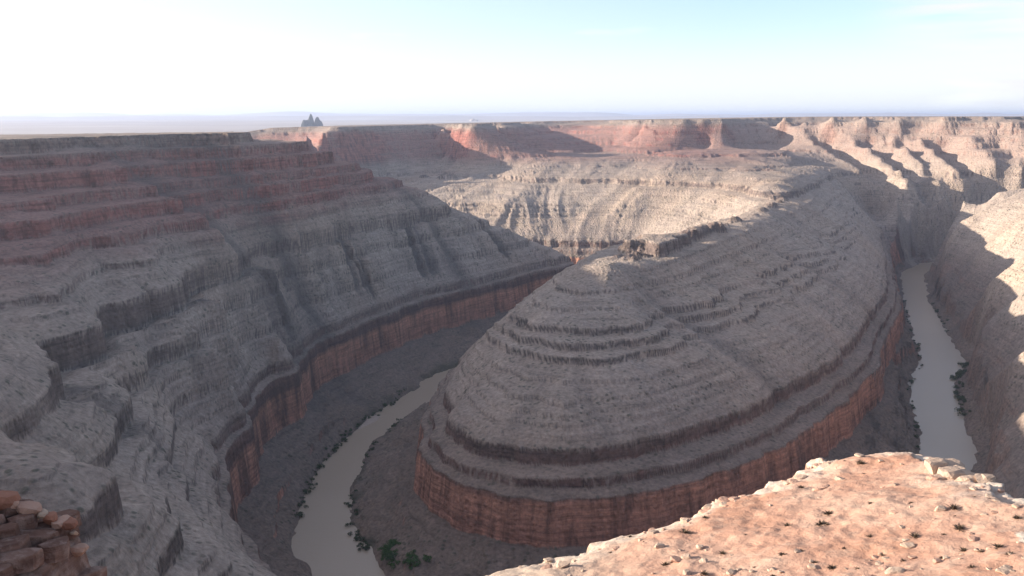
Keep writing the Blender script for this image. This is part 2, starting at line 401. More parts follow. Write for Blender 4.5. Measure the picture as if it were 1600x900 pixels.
gul = LEFTK * ATT * FARK * 7 * ridged(Q2X / 75 + wx / 900, Q2Y / 75 + wy / 900, 2, 3) + ATT * 2.2 * ridged(Q2X / 24 + wx / 200, Q2Y / 24 + wy / 200, 2, 11)
m = np.clip((H2 - LIP - 4) / 50, 0, 1) * np.clip((2 - H2) / 45, 0, 1)
near = np.clip((np.hypot(X2, Y2) - 60) / 120, 0, 1)
NK = 1 - .6 * np.clip((700 - np.hypot(X2, Y2)) / 160, 0, 1) * (X2 < -40)
gul = gul * NK; RAV = RAV * NK
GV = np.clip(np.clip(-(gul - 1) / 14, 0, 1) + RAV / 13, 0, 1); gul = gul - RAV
P2 = H2 + gul * (.25 * (H2 < -150) + .10 * (H2 >= -150) + .75 * m) * near + 3.2 * FARK * (1 - .5 * RIDM) * fbm(X2 / 45, Y2 / 45, 3, 21) * near
print('grid', P2.shape, time.time() - T0)
def land(x, y, full=False):
    p = bil(P2, x, y, GX0, GY0, G2)
    rd = bil(RD2, x, y, GX0, GY0, G2)
    f1 = fbm(x / 13, y / 13, 2, 31)
    f2 = fbm(x / 3.6, y / 3.6, 2, 37)
    fk = bil(FARK, x, y, GX0, GY0, G2)
    low = np.clip((-206 - p) / 8, 0, 1)
    p = p + (.75 * f1 + .2 * f2) * fk + low * (1.8 * fbm(x / 24, y / 24, 2, 41) + 1.0 * ridged(x / 11, y / 11, 1, 43))
    ww = bil(WM2, x, y, GX0, GY0, G2)
    s = np.interp(p, TE[0], TE[1]) * (1 - ww) + np.interp(p, TW[0], TW[1]) * ww
    lg = np.interp(p, TE[0], TE[2]) * (1 - ww) + np.interp(p, TW[0], TW[2]) * ww
    am = np.clip(.92 + .5 * vnoise(x / 85, y / 85, 77) + .3 * vnoise(x / 22, y / 22, 78), .15, 1.15)
    am = am * (1 - .15 * np.clip((x - 650) / 150, 0, 1) * np.clip((y - 2050) / 100, 0, 1))
    am = am * (1 - .3 * np.clip((560 - np.hypot(x, y)) / 120, 0, 1) * (x < -60)) * (.55 + .45 * fk) * (1 + .5 * ww)
    am = np.where(p < LIP + 6, 1, am) * (1 - .9 * bil(S2, x, y, GX0, GY0, G2))
    s = p + (s - p) * am
    tal = np.clip((-s - 268) / 15, 0, 1)
    s = s + tal * (1.2 * f1 + .5 * f2 + 2.6 * ridged(x / 30, y / 30, 2, 47) - 1.2)
    s = np.minimum(s, 0 + .3 * f1)            # the plateau
    d = dip(x, y)
    d = d - 55 * np.clip((-x - 620) / 350, 0, 1) * np.clip((y - 1750) / 200, 0, 1)        # the mesa sinks away to the north west
    z = s + d * (1 - np.clip(-s / 300, 0, 1))
    # the river bed and its banks
    rr = rd + 3.0 * vnoise(x / 26, y / 26, 49) + 2.2 * f1 + .8 * f2
    z = np.maximum(z, -299.7 + np.clip(rr, 0, 30) * .15)
    z = np.minimum(z, -299.9 + np.where(rr > 0, np.minimum(rr, 12) * .8 + np.clip(rr - 12, 0, 400) * 5, np.clip(rr, -9, 0) * .4))
    if full: return z, s, lg * np.clip(am * 1.2, 0, 1) * (s < -1)
    return z, s

# ------------------------------------------------------------------ materials
def nodes_of(name):
    m = bpy.data.materials.new(name); m.use_nodes = True
    nt = m.node_tree; nt.nodes.clear()
    out = nt.nodes.new('ShaderNodeOutputMaterial'); bs = nt.nodes.new('ShaderNodeBsdfPrincipled')
    nt.links.new(bs.outputs[0], out.inputs[0])
    bs.inputs['Roughness'].default_value = .95
    bs.inputs['Specular IOR Level'].default_value = .15
    return m, nt, bs
class N:
    def __init__(s, nt): s.nt = nt
    def new(s, t, **k):
        o = s.nt.nodes.new('ShaderNode' + t)
        for a, b in k.items(): setattr(o, a, b)
        return o
    def put(s, sock, v):
        if isinstance(v, bpy.types.NodeSocket): s.nt.links.new(v, sock)
        elif isinstance(v, (tuple, list)) and len(v) == 3 and sock.type == 'RGBA': sock.default_value = (*v, 1)
        else: sock.default_value = v
    def math(s, op, a, b=0.0, c=None):
        o = s.new('Math', operation=op); s.put(o.inputs[0], a); s.put(o.inputs[1], b)
        if c is not None: s.put(o.inputs[2], c)
        return o.outputs[0]
    def mix(s, f, a, b, mode='MIX'):
        o = s.new('MixRGB', blend_type=mode); s.put(o.inputs[0], f); s.put(o.inputs[1], a); s.put(o.inputs[2], b)
        return o.outputs[0]
    def noise(s, vec, scale, detail=3, rough=.5):
        o = s.new('TexNoise'); s.put(o.inputs['Vector'], vec); o.inputs['Scale'].default_value = scale
        o.inputs['Detail'].default_value = detail; o.inputs['Roughness'].default_value = rough
        return o.outputs['Fac']
    def ramp(s, f, stops, interp='LINEAR'):
        o = s.new('ValToRGB'); cr = o.color_ramp; cr.interpolation = interp
        while len(cr.elements) < len(stops): cr.elements.new(.5)
        for e, (p, c) in zip(cr.elements, stops):
            e.position = p; e.color = (*c, 1) if isinstance(c, tuple) else (c, c, c, 1)
        s.put(o.inputs[0], f); return o.outputs[0]
    def scaled(s, vec, sx, sy, sz):
        o = s.new('Mapping'); s.put(o.inputs[0], vec); o.inputs['Scale'].default_value = (sx, sy, sz); return o.outputs[0]
    def bump(s, h, strength, dist, normal=None):
        o = s.new('Bump'); s.put(o.inputs['Height'], h); o.inputs['Strength'].default_value = strength; o.inputs['Distance'].default_value = dist
        if normal is not None: s.put(o.inputs['Normal'], normal)
        return o.outputs[0]

def canyon_material():
    m, nt, bs = nodes_of('canyon_rock'); k = N(nt)
    geo = k.new('NewGeometry'); pos = geo.outputs['Position']
    at = k.new('Attribute', attribute_name='strat'); s = at.outputs['Fac']
    sep = k.new('SeparateXYZ'); k.put(sep.inputs[0], pos)
    nsep = k.new('SeparateXYZ'); k.put(nsep.inputs[0], geo.outputs['Normal'])
    # position in layer space
    comb = k.new('CombineXYZ'); k.put(comb.inputs[0], k.math('MULTIPLY', sep.outputs[0], .02)); k.put(comb.inputs[1], k.math('MULTIPLY', sep.outputs[1], .02)); k.put(comb.inputs[2], k.math('MULTIPLY', s, .45))
    lay = k.noise(comb.outputs[0], 1.0, 4, .6)
    big = k.noise(pos, .006, 4); mid = k.noise(pos, .05, 5, .6); fin = k.noise(pos, .35, 5, .65)
    streak = k.noise(k.scaled(pos, .16, .16, .012), 1.0, 4, .6)
    # slope debris by depth
    sn = k.math('MULTIPLY', k.math('ADD', s, k.math('MULTIPLY', big, 16.0)), -1 / 320)      # 0 rim .. ~.93 river
    slope = k.ramp(sn, [(0.0, (.29, .225, .19)), (.05, (.30, .165, .138)), (.22, (.28, .16, .135)), (.29, (.345, .262, .215)), (.45, (.395, .308, .252)),
                        (.62, (.385, .30, .248)), (.70, (.275, .205, .17)), (.82, (.22, .162, .134)), (.93, (.255, .19, .152))])
    rock = k.ramp(sn, [(0.0, (.20, .13, .105)), (.05, (.25, .10, .08)), (.22, (.24, .095, .076)), (.30, (.13, .09, .078)), (.50, (.10, .078, .07)),
                       (.63, (.09, .062, .055)), (.69, (.17, .095, .075)), (.72, (.13, .078, .065)), (.74, (.46, .225, .15)), (.80, (.38, .185, .13)), (.86, (.44, .21, .145)), (.92, (.16, .11, .09))])
    slope = k.mix(k.ramp(mid, [(.35, 0.0), (.65, .55)]), slope, k.mix(1.0, slope, (.80, .84, .82), 'MULTIPLY'))
    slope = k.mix(k.ramp(big, [(.45, 0.0), (.62, .45)]), slope, k.mix(1.0, slope, (1.1, 1.02, .92), 'MULTIPLY'))
    # thin darker and paler beds showing through the debris
    bed = k.ramp(lay, [(.30, .45), (.44, .95), (.54, 1.0), (.68, 1.3)])
    bedm = k.mix(.75, (1, 1, 1), bed, 'MULTIPLY')
    slope = k.mix(.8, slope, bedm, 'MULTIPLY')
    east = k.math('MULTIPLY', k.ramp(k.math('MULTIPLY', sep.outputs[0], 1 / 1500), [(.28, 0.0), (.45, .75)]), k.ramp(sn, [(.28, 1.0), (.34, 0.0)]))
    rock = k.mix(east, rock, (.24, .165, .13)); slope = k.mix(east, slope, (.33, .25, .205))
    rock = k.mix(1.0, rock, k.ramp(lay, [(.3, .6), (.5, 1.0), (.7, 1.3)]), 'MULTIPLY')
    rock = k.mix(1.0, rock, k.ramp(streak, [(.30, .45), (.5, 1.0), (.68, 1.25)]), 'MULTIPLY')
    steep = k.math('ADD', nsep.outputs[2], k.math('MULTIPLY', k.math('SUBTRACT', mid, .5), .35))
    f = k.ramp(steep, [(.40, 1.0), (.62, 0.0)])
    sl = k.new('Attribute', attribute_name='slip')
    le = k.new('Attribute', attribute_name='ledge')
    f = k.math('MULTIPLY', f, k.ramp(sn, [(.25, 1.0), (.31, .12), (.64, .12), (.68, 1.0)]))
    f = k.math('MAXIMUM', f, k.math('MULTIPLY', le.outputs['Fac'], .9))
    stain = k.noise(k.scaled(pos, .035, .035, .010), 1.0, 5, .6)
    rock = k.mix(k.math('MULTIPLY', k.ramp(sn, [(.66, 0.0), (.72, 1.0)]), k.ramp(stain, [(.50, 0.0), (.62, .75)])), rock, (.10, .062, .052))
    qa = k.new('Attribute', attribute_name='qx'); qb = k.new('Attribute', attribute_name='qy')
    qc = k.new('CombineXYZ'); k.put(qc.inputs[0], k.math('MULTIPLY', qa.outputs['Fac'], .16)); k.put(qc.inputs[1], k.math('MULTIPLY', qb.outputs['Fac'], .16)); k.put(qc.inputs[2], k.math('MULTIPLY', s, .02))
    rill = k.noise(qc.outputs[0], 1.0, 4, .6)
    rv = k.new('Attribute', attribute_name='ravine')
    slope = k.mix(k.math('MULTIPLY', rv.outputs['Fac'], .85), slope, (.10, .085, .08))  # ravine beds darkened: varnished rock plus hollow shade put into the colour
    slope = k.mix(.3, slope, k.ramp(rill, [(.34, .68), (.5, .98), (.60, 1.0), (.68, 1.4)]), 'MULTIPLY')
    f = k.math('MULTIPLY', f, k.math('SUBTRACT', 1.0, k.math('MULTIPLY', sl.outputs['Fac'], .8)))
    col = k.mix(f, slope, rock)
    # low desert scrub, as dark dots
    vo = k.new('TexVoronoi'); k.put(vo.inputs['Vector'], pos); vo.inputs['Scale'].default_value = .22
    dots = k.math('MULTIPLY', k.ramp(vo.outputs['Distance'], [(.20, 1.0), (.34, 0.0)]), k.ramp(mid, [(.42, .0), (.6, .75)]))
    dots = k.math('MULTIPLY', dots, k.math('SUBTRACT', 1.0, f))
    col = k.mix(dots, col, (.085, .085, .06))
    col = k.mix(k.ramp(k.math('MULTIPLY', s, -1 / 320), [(.923, 0.0), (.932, .8)]), col, (.075, .07, .045))
    rub = k.ramp(fin, [(.3, .72), (.5, 1.0), (.7, 1.28)])
    col = k.mix(1.0, col, rub, 'MULTIPLY')
    k.put(bs.inputs['Base Color'], col)
    h = k.math('ADD', k.math('MULTIPLY', fin, 1.0), k.math('MULTIPLY', k.noise(k.scaled(pos, .3, .3, .25), 1.0, 4, .6), .9))
    h = k.math('ADD', h, k.math('MULTIPLY', k.ramp(vo.outputs['Distance'], [(.15, 1.0), (.4, 0.0)]), .5))
    k.put(bs.inputs['Normal'], k.bump(h, .8, 2.0))
    return m
M_ROCK = canyon_material()

def water_material():
    m, nt, bs = nodes_of('river_water'); k = N(nt)
    geo = k.new('NewGeometry'); pos = geo.outputs['Position']
    col = k.mix(k.noise(pos, .012, 4), (.40, .30, .21), (.46, .355, .26))
    k.put(bs.inputs['Base Color'], col)
    bs.inputs['Roughness'].default_value = .3; bs.inputs['Specular IOR Level'].default_value = .32
    k.put(bs.inputs['Normal'], k.bump(k.noise(k.scaled(pos, 1, 1, 1), .35, 5, .6), .5, .45))
    return m
M_WATER = water_material()

def tag(o, label=None, cat=None, group=None, kind=None):
    if label: o['label'] = label
    if cat: o['category'] = cat
    if group: o['group'] = group
    if kind: o['kind'] = kind
    return o
def mesh_np(name, V, Fq, mat, smooth=True, attrs=None):
    me = bpy.data.meshes.new(name)
    me.vertices.add(len(V)); me.vertices.foreach_set('co', np.ascontiguousarray(V, dtype=np.float32).ravel())
    k = Fq.shape[1]
    me.loops.add(Fq.size); me.loops.foreach_set('vertex_index', Fq.astype(np.int32).ravel())
    me.polygons.add(len(Fq)); me.polygons.foreach_set('loop_start', np.arange(0, Fq.size, k, dtype=np.int32))
    try: me.polygons.foreach_set('loop_total', np.full(len(Fq), k, dtype=np.int32))
    except Exception: pass
    me.update(calc_edges=True)
    me.polygons.foreach_set('use_smooth', np.full(len(Fq), smooth, dtype=bool))
    for a, v in (attrs or {}).items():
        t = me.attributes.new(a, 'FLOAT', 'POINT'); t.data.foreach_set('value', v.astype(np.float32))
    me.materials.append(mat)
    o = bpy.data.objects.new(name, me); C.objects.link(o)
    return o

# ------------------------------------------------------------------ canyon land (grid around the viewpoint, finer where walls are steep)
NC, NR = 1150, 960
az = np.concatenate([np.linspace(-80, -33, 90)[:-1], np.linspace(-33, 33, NC), np.linspace(33, 80, 90)[1:]]) * math.pi / 180
rf = np.exp(np.linspace(math.log(70), math.log(3700), 1900))
sa, ca = np.sin(az)[:, None], np.cos(az)[:, None]
sub = slice(None, None, 2)
zf, _ = land((sa[sub] * rf).ravel(), (ca[sub] * rf).ravel())
zf = zf.reshape(-1, len(rf))
dz = np.abs(np.diff(zf, axis=1)); dr = np.diff(rf)[None]
den = (dz * 1.0 + dr * .30) / rf[None, :-1]
for _ in range(30):
    p = np.pad(den, ((1, 1), (0, 0)), 'edge'); den = (p[:-2] + 2 * p[1:-1] + p[2:]) / 4
cum = np.concatenate([np.zeros((len(den), 1)), np.cumsum(den, 1)], 1)
cum /= cum[:, -1:]
tt = np.linspace(0, 1, NR)
rr_ = np.stack([np.interp(tt, c, rf) for c in cum])
fullcols = np.arange(len(az))
lo = np.minimum(fullcols // 2, len(rr_) - 1); hi = np.minimum(lo + (fullcols % 2), len(rr_) - 1)
RRr = (rr_[lo] + rr_[hi]) / 2
VX = (sa * RRr).ravel(); VY = (ca * RRr).ravel()
VZ, VS, VLG = land(VX, VY, True)
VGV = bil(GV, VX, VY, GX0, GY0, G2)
VQX = bil(Q2X, VX, VY, GX0, GY0, G2); VQY = bil(Q2Y, VX, VY, GX0, GY0, G2)
VSL = bil(S2, VX, VY, GX0, GY0, G2)
print('land', len(VX), time.time() - T0)
ncol = len(az)
ii, jj = np.meshgrid(np.arange(ncol - 1), np.arange(NR - 1), indexing='ij')
a0 = (ii * NR + jj).ravel()
quads = np.stack([a0, a0 + NR, a0 + NR + 1, a0 + 1], 1)
quads = quads[:, ::-1]
# split along the river: which bank a piece of land lies on
cxm = VX[quads].mean(1); cym = VY[quads].mean(1)
rvxy = [(a, b) for a, b, _ in river]
north = inside(rvxy + [(-4000, 2400), (-4000, 6000), (6000, 6000), (6000, 1800)], cxm, cym)     # far bank, incl. the central ridge
ridge = north & inside([(-400, 300), (1000, 300), (1000, 1500), (730, 1860), (560, 1560), (430, 1500), (180, 1430), (-60, 1300), (-400, 1100)], cxm, cym)
west = (~north) & ((cxm < 0) & (cym > 330) | (cxm + 110 < -(430 - cym) * .2) & (cym > 200) & (cxm < -60))
east = (~north) & (~west) & (cxm > 300) & (cym > 420)
base = ~(north | west | east)
def piece(name, mask, label):
    f = quads[mask]
    used, inv = np.unique(f, return_inverse=True)
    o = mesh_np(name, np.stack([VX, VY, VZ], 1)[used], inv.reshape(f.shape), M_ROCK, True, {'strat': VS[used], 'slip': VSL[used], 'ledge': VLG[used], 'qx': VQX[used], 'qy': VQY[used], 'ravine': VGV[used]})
    tag(o, label, None, None, 'structure'); return o
piece('far_canyon_wall', north & ~ridge, 'sunlit tan canyon wall behind the river bends, rising to the flat rim')
piece('gooseneck_ridge', ridge, 'shaded grey ridge ringed by ledges and a red cliff inside the river bend')
piece('shaded_canyon_wall', west, 'shaded stepped canyon wall with reddish ledges above the river')
piece('sunlit_canyon_slope', east, 'pale sunlit slope on the outer bank of the river')
piece('near_canyon_slope', base, 'steep slope dropping from the near rim to the river')

# ------------------------------------------------------------------ river
rp_ = []
for a, b in zip(river[:-1], river[1:]):
    for t in (0, .25, .5, .75): rp_.append([a[i] + (b[i] - a[i]) * t for i in range(3)])
rp_.append(list(river[-1]))
rp_ = np.array(rp_)
for _ in range(2): rp_[1:-1] = (rp_[:-2] + 2 * rp_[1:-1] + rp_[2:]) / 4
tg = np.gradient(rp_[:, :2], axis=0); tg /= np.linalg.norm(tg, axis=1)[:, None]
nrm = np.stack([-tg[:, 1], tg[:, 0]], 1)
Lp = rp_[:, :2] + nrm * (rp_[:, 2:] + 12); Rp = rp_[:, :2] - nrm * (rp_[:, 2:] + 12)
V = np.concatenate([np.c_[Lp, np.full(len(Lp), -300.)], np.c_[Rp, np.full(len(Rp), -300.)]])
k = len(Lp); i = np.arange(k - 1)
water = mesh_np('river_water', V, np.stack([i, i + k, i + k + 1, i + 1], 1), M_WATER, False)
tag(water, 'muddy greyish brown river winding through the canyon', None, None, 'structure')

# ------------------------------------------------------------------ far country
def simple_ground(name, stops, scale, bumpd=.5, rough=.95):
    m, nt, bs = nodes_of(name); k = N(nt)
    geo = k.new('NewGeometry'); pos = geo.outputs['Position']
    f = k.noise(pos, scale, 6, .6)
    k.put(bs.inputs['Base Color'], k.ramp(f, stops)); bs.inputs['Roughness'].default_value = rough
    if bumpd: k.put(bs.inputs['Normal'], k.bump(k.noise(pos, scale * 6, 5, .6), .7, bumpd))
    return m
M_PLAIN = simple_ground('plain_soil', [(.3, (.31, .28, .27)), (.5, (.39, .345, .33)), (.7, (.47, .43, .41))], .0006, 0)
M_BUTTE = simple_ground('dark_volcanic_rock', [(.3, (.02, .024, .024)), (.7, (.05, .055, .05))], .05, 4)
def polar_sheet(name, fz, r0, r1, nr, a0, a1, na, mat):
    a = np.radians(np.linspace(a0, a1, na))[:, None]; r = np.exp(np.linspace(math.log(r0), math.log(r1), nr))[None]
    x = np.sin(a) * r; y = np.cos(a) * r; z = fz(x, y, r + 0 * a)
    i, j = np.meshgrid(np.arange(na - 1), np.arange(nr - 1), indexing='ij'); k = (i * nr + j).ravel()
    return mesh_np(name, np.stack([x.ravel(), y.ravel(), z.ravel()], 1), np.stack([k, k + 1, k + nr + 1, k + nr], 1), mat)
def plain_z(x, y, r):
    t = np.clip((r - 3300) / 900, 0, 1)
    right = np.clip((x / r + .02) / .18, 0, 1)
    return (-70 - 8 * fbm(x / 2500, y / 2500, 3, 5)) * 1.0 + (right * 62) * np.clip(1 - (r - 3000) / 9000, 0, 1) - 40 * (1 - t) * (1 - right * .3)
tag(polar_sheet('desert_plain', plain_z, 3300, 90000, 90, -80, 80, 220, M_PLAIN), 'hazy pinkish desert plain beyond the canyon rims', kind='structure')
def ridge_line(name, dist, depth, h, seed, a0, a1, label, na=260):
    a = np.radians(np.linspace(a0, a1, na)); v = []
    prof = h * (.55 + .45 * fbm(a * 14, a * 0 + seed, 4, seed)) * np.clip(np.minimum((a - a[0]), (a[-1] - a)) / .06, 0, 1)
    rows = 7
    for j in range(rows):
        f = j / (rows - 1); r = dist + depth * f
        v.append(np.stack([np.sin(a) * r, np.cos(a) * r, -75 + (75 + prof) * math.sin(f * math.pi) ** .6 - (2 if j in (0, rows - 1) else 0)], 1))
    i, j = np.meshgrid(np.arange(rows - 1), np.arange(na - 1), indexing='ij'); k = (i * na + j).ravel()
    tag(mesh_np(name, np.concatenate(v), np.stack([k, k + 1, k + na + 1, k + na], 1), M_PLAIN), label, kind='structure')
ridge_line('distant_hills', 26000, 3500, 90, 4, -60, 50, 'low blue hills along the horizon')
ridge_line('near_hills', 17000, 2500, -25, 9, -50, 12, 'pale band of low hills in front of the horizon')

# dark twin peaked volcanic rock out on the plain
def butte(name, cx, cy, bz, peaks, label, cat, mat, seed=0):
    n = 70; ext = 95
    g = np.linspace(-ext, ext, n); X, Y = np.meshgrid(g, g)
    z = np.full(X.shape, -8.0)
    for px, py, rad, hh, po in peaks:
        d = np.hypot(X - px, (Y - py) * .8) / rad
        z = np.maximum(z, hh * (1 - np.clip(d, 0, 1.4) ** po))
    z = z + (z > -4) * 5.5 * fbm(X / 13 + seed, Y / 13, 4, 3) - 3
    i, j = np.meshgrid(np.arange(n - 1), np.arange(n - 1), indexing='ij'); k = (i * n + j).ravel()
    o = mesh_np(name, np.stack([X.ravel(), Y.ravel(), z.ravel()], 1), np.stack([k, k + 1, k + n + 1, k + n], 1), mat, False)
    o.location = (cx, cy, bz); tag(o, label, cat); return o
a_, b_, c_ = ray(487, 198); t_ = 6300 / b_
butte('rock_butte', a_ * t_, b_ * t_, -76, [(-40, 0, 30, 46, 3.5), (-20, 5, 24, 50, 3), (-4, 0, 26, 84, 1.9), (14, 10, 40, 26, 4), (38, 0, 26, 70, 2.0), (52, 5, 24, 40, 3)],
      'dark jagged twin peaked rock rising from the hazy plain behind the left rim', 'butte', M_BUTTE)
a_, b_, c_ = ray(740, 190); t_ = 12000 / b_
butte('pale_knoll', a_ * t_, b_ * t_, -72, [(-15, 0, 45, 34, 1.5), (20, 0, 50, 26, 2)], 'tiny pale knoll on the horizon above the flat rim', 'knoll',
      simple_ground('pale_rock', [(.3, (.38, .33, .3)), (.7, (.48, .42, .38))], .05, 2), 5)

# ------------------------------------------------------------------ near rim: pink sandy ledge
PA, PB, PC = -7.45, .215, -.167
def pl(u, v):
    a, b, c = ray(u, v); t = PA / (c - PB * a - PC * b)
    return a * t, b * t
EDGE = [pl(u, v) for u, v in [(640, 960), (700, 925), (752, 895), (800, 882), (850, 868), (905, 858), (925, 840), (1000, 823), (1060, 802), (1085, 790), (1115, 768), (1150, 765), (1180, 757),
        (1205, 740), (1240, 735), (1245, 722), (1280, 708), (1330, 705), (1380, 698), (1440, 700), (1470, 712), (1500, 728), (1530, 733), (1560, 742), (1590, 765), (1640, 775), (1720, 800)]]
POLY = [(-3.2, 13), (-4, 5), (-12, 2), (-14, -15), (24, -15), (24, 12), (17, 15)]
POLY = EDGE + [(EDGE[-1][0] + 3, EDGE[-1][1] - 2), (24, 12), (24, -15), (-26, -15), (-24, 1), (-6, 4), (-2.6, 9)]
def poly_sd(poly, x, y):
    d = np.full(x.shape, 1e9)
    for k in range(len(poly)):
        ax, ay = poly[k]; bx, by = poly[(k + 1) % len(poly)]
        l2 = (bx - ax) ** 2 + (by - ay) ** 2 + 1e-9
        t = np.clip(((x - ax) * (bx - ax) + (y - ay) * (by - ay)) / l2, 0, 1)
        d = np.minimum(d, np.hypot(x - ax - t * (bx - ax), y - ay - t * (by - ay)))
    return np.where(inside(poly, x.ravel(), y.ravel()).reshape(x.shape), d, -d)
def ledge_z(x, y, sdv=None):
    if sdv is None: sdv = poly_sd(POLY, x, y)
    r = np.hypot(x, y)
    z = PA + PB * x + PC * y + 5.75 * np.exp(-(r / 4.0) ** 2)
    z = z + .10 * fbm(x / 2.6, y / 2.6, 3, 90) + .035 * fbm(x / .5, y / .5, 3, 91) + .015 * fbm(x / .16, y / .16, 2, 95)
    e = sdv + .22 * fbm(x / .7, y / .7, 3, 92)
    z = z - .10 * (e < .5) - .12 * np.clip(1 - e / 1.2, 0, 1)
    out = np.clip(-e, 0, 60)
    drop = out * 2.6
    st = drop + .55 * np.sin(drop * 3.1 + 2 * fbm(x, y, 2, 93))
    z = z - np.where(out > 0, np.maximum(st, out * 1.6), 0)
    return z
xs = np.concatenate([np.linspace(-30, -4.2, 60)[:-1], np.linspace(-4.2, 21, 420), np.linspace(21, 60, 40)[1:]])
ys = np.concatenate([np.linspace(-15, 14, 70)[:-1], np.linspace(14, 31, 330), np.linspace(31, 55, 24)[1:]])
LX, LY = np.meshgrid(xs, ys)
SDV = poly_sd(POLY, LX, LY)
LZ = ledge_z(LX, LY, SDV)
LZ = np.maximum(LZ, -75)
def ledge_material():
    m, nt, bs = nodes_of('pink_sandy_rock'); k = N(nt)
    geo = k.new('NewGeometry'); pos = geo.outputs['Position']
    nsep = k.new('SeparateXYZ'); k.put(nsep.inputs[0], geo.outputs['Normal'])
    at = k.new('Attribute', attribute_name='rim'); rim = at.outputs['Fac']
    a = k.noise(pos, .35, 5, .6); b = k.noise(pos, 2.2, 6, .65); c = k.noise(pos, 14, 4, .7)
    col = k.ramp(a, [(.33, (.37, .20, .135)), (.5, (.40, .23, .165)), (.64, (.43, .28, .21))])
    col = k.mix(k.ramp(b, [(.50, 0.0), (.70, .5)]), col, (.47, .34, .26))
    pale = k.math('MULTIPLY', rim, k.ramp(b, [(.35, .4), (.55, 1.0)]))
    col = k.mix(pale, col, (.55, .46, .38))
    sp = k.new('SeparateXYZ'); k.put(sp.inputs[0], pos)
    grey = k.math('MULTIPLY', k.ramp(k.math('MULTIPLY_ADD', a, .5, k.math('MULTIPLY', sp.outputs[0], .08)), [(.30, 1.0), (.52, 0.0)]), .8)
    col = k.mix(grey, col, (.40, .315, .25))
    col = k.mix(1.0, col, k.ramp(c, [(.3, .84), (.5, 1.0), (.7, 1.1)]), 'MULTIPLY')
    steep = k.ramp(nsep.outputs[2], [(.45, 1.0), (.75, 0.0)])
    lay = k.noise(k.scaled(pos, .3, .3, 3.0), 1.0, 4, .6)
    col = k.mix(steep, col, k.ramp(lay, [(.35, (.16, .08, .055)), (.5, (.30, .17, .12)), (.65, (.42, .30, .23))]))
    k.put(bs.inputs['Base Color'], col)
    h = k.math('ADD', k.math('MULTIPLY', b, .16), k.math('MULTIPLY', c, .05))
    k.put(bs.inputs['Normal'], k.bump(h, .9, .5))
    return m
M_LEDGE = ledge_material()
ny, nx = LX.shape
i, j = np.meshgrid(np.arange(ny - 1), np.arange(nx - 1), indexing='ij'); k = (i * nx + j).ravel()
rim_attr = np.clip(1 - (SDV - .1) / (1.0 + .9 * fbm(LX / 1.5, LY / 1.5, 2, 96)), 0, 1).ravel()
ledge = mesh_np('rim_ledge', np.stack([LX.ravel(), LY.ravel(), LZ.ravel()], 1), np.stack([k, k + 1, k + nx + 1, k + nx], 1), M_LEDGE, True, {'rim': rim_attr})
tag(ledge, 'sunlit pink sandy rock ledge in the lower right corner', kind='structure')

# ---- stones
def stone_mat(name, c0, c1):
    m, nt, bs = nodes_of(name); k = N(nt)
    tcn = k.new('TexCoord'); oi = k.new('ObjectInfo'); geo = k.new('NewGeometry')
    f = k.noise(geo.outputs['Position'], 3.5, 5, .6)
    col = k.mix(f, c0, c1)
    col = k.mix(1.0, col, k.ramp(oi.outputs['Random'], [(0.0, (.78, .76, .76)), (.5, (1.0, .97, .95)), (1.0, (1.15, 1.1, 1.05))]), 'MULTIPLY')
    k.put(bs.inputs['Base Color'], col)
    k.put(bs.inputs['Normal'], k.bump(k.noise(geo.outputs['Position'], 11, 5, .65), .8, .06))
    return m
M_PALE = stone_mat('pale_stone', (.38, .275, .21), (.50, .385, .305))
M_PINK = stone_mat('pink_stone', (.38, .22, .165), (.52, .35, .27))
M_RED = stone_mat('red_brown_stone', (.24, .11, .075), (.36, .18, .125))
rnd = random.Random(11)
def rock_mesh(name, seed, mat, flat=.6, sub=2, cuts=5):
    r_ = random.Random(seed); bm = bmesh.new()
    bmesh.ops.create_icosphere(bm, subdivisions=sub, radius=1)
    pls = [(Vector((r_.gauss(0, 1), r_.gauss(0, 1), r_.gauss(0, .8))).normalized(), r_.uniform(.5, .82)) for _ in range(cuts)]
    pls += [(Vector((0, 0, 1)), r_.uniform(.5, .7))]
    for v in bm.verts:
        for nn, dd in pls:
            q_ = v.co.dot(nn) - dd
            if q_ > 0: v.co -= nn * q_
        v.co *= 1 + r_.uniform(-.05, .05)
        v.co.z *= flat
    me = bpy.data.meshes.new(name); bm.to_mesh(me); bm.free(); me.materials.append(mat); return me
ROCKS = {m_.name: [rock_mesh('stone', 100 + q_ + 10 * z_, m_, rnd.uniform(.5, .8)) for q_ in range(7)] for z_, m_ in enumerate((M_PALE, M_PINK, M_RED))}
def put_stone(x, y, size, matn, label, group, zz=None, sink=.3, cat='stone', name='stone'):
    o = bpy.data.objects.new(name, rnd.choice(ROCKS[matn])); C.objects.link(o)
    sx, sy, sz = size * rnd.uniform(.8, 1.35), size * rnd.uniform(.7, 1.1), size * rnd.uniform(.7, 1.0)
    z = float(ledge_z(np.array([x]), np.array([y]))[0]) if zz is None else zz
    o.location = (x, y, z + sz * .6 * (.5 - sink)); o.scale = (sx, sy, sz); o.rotation_euler = (rnd.uniform(-.2, .2), rnd.uniform(-.2, .2), rnd.uniform(0, 6.28))
    tag(o, label, cat, group); return o
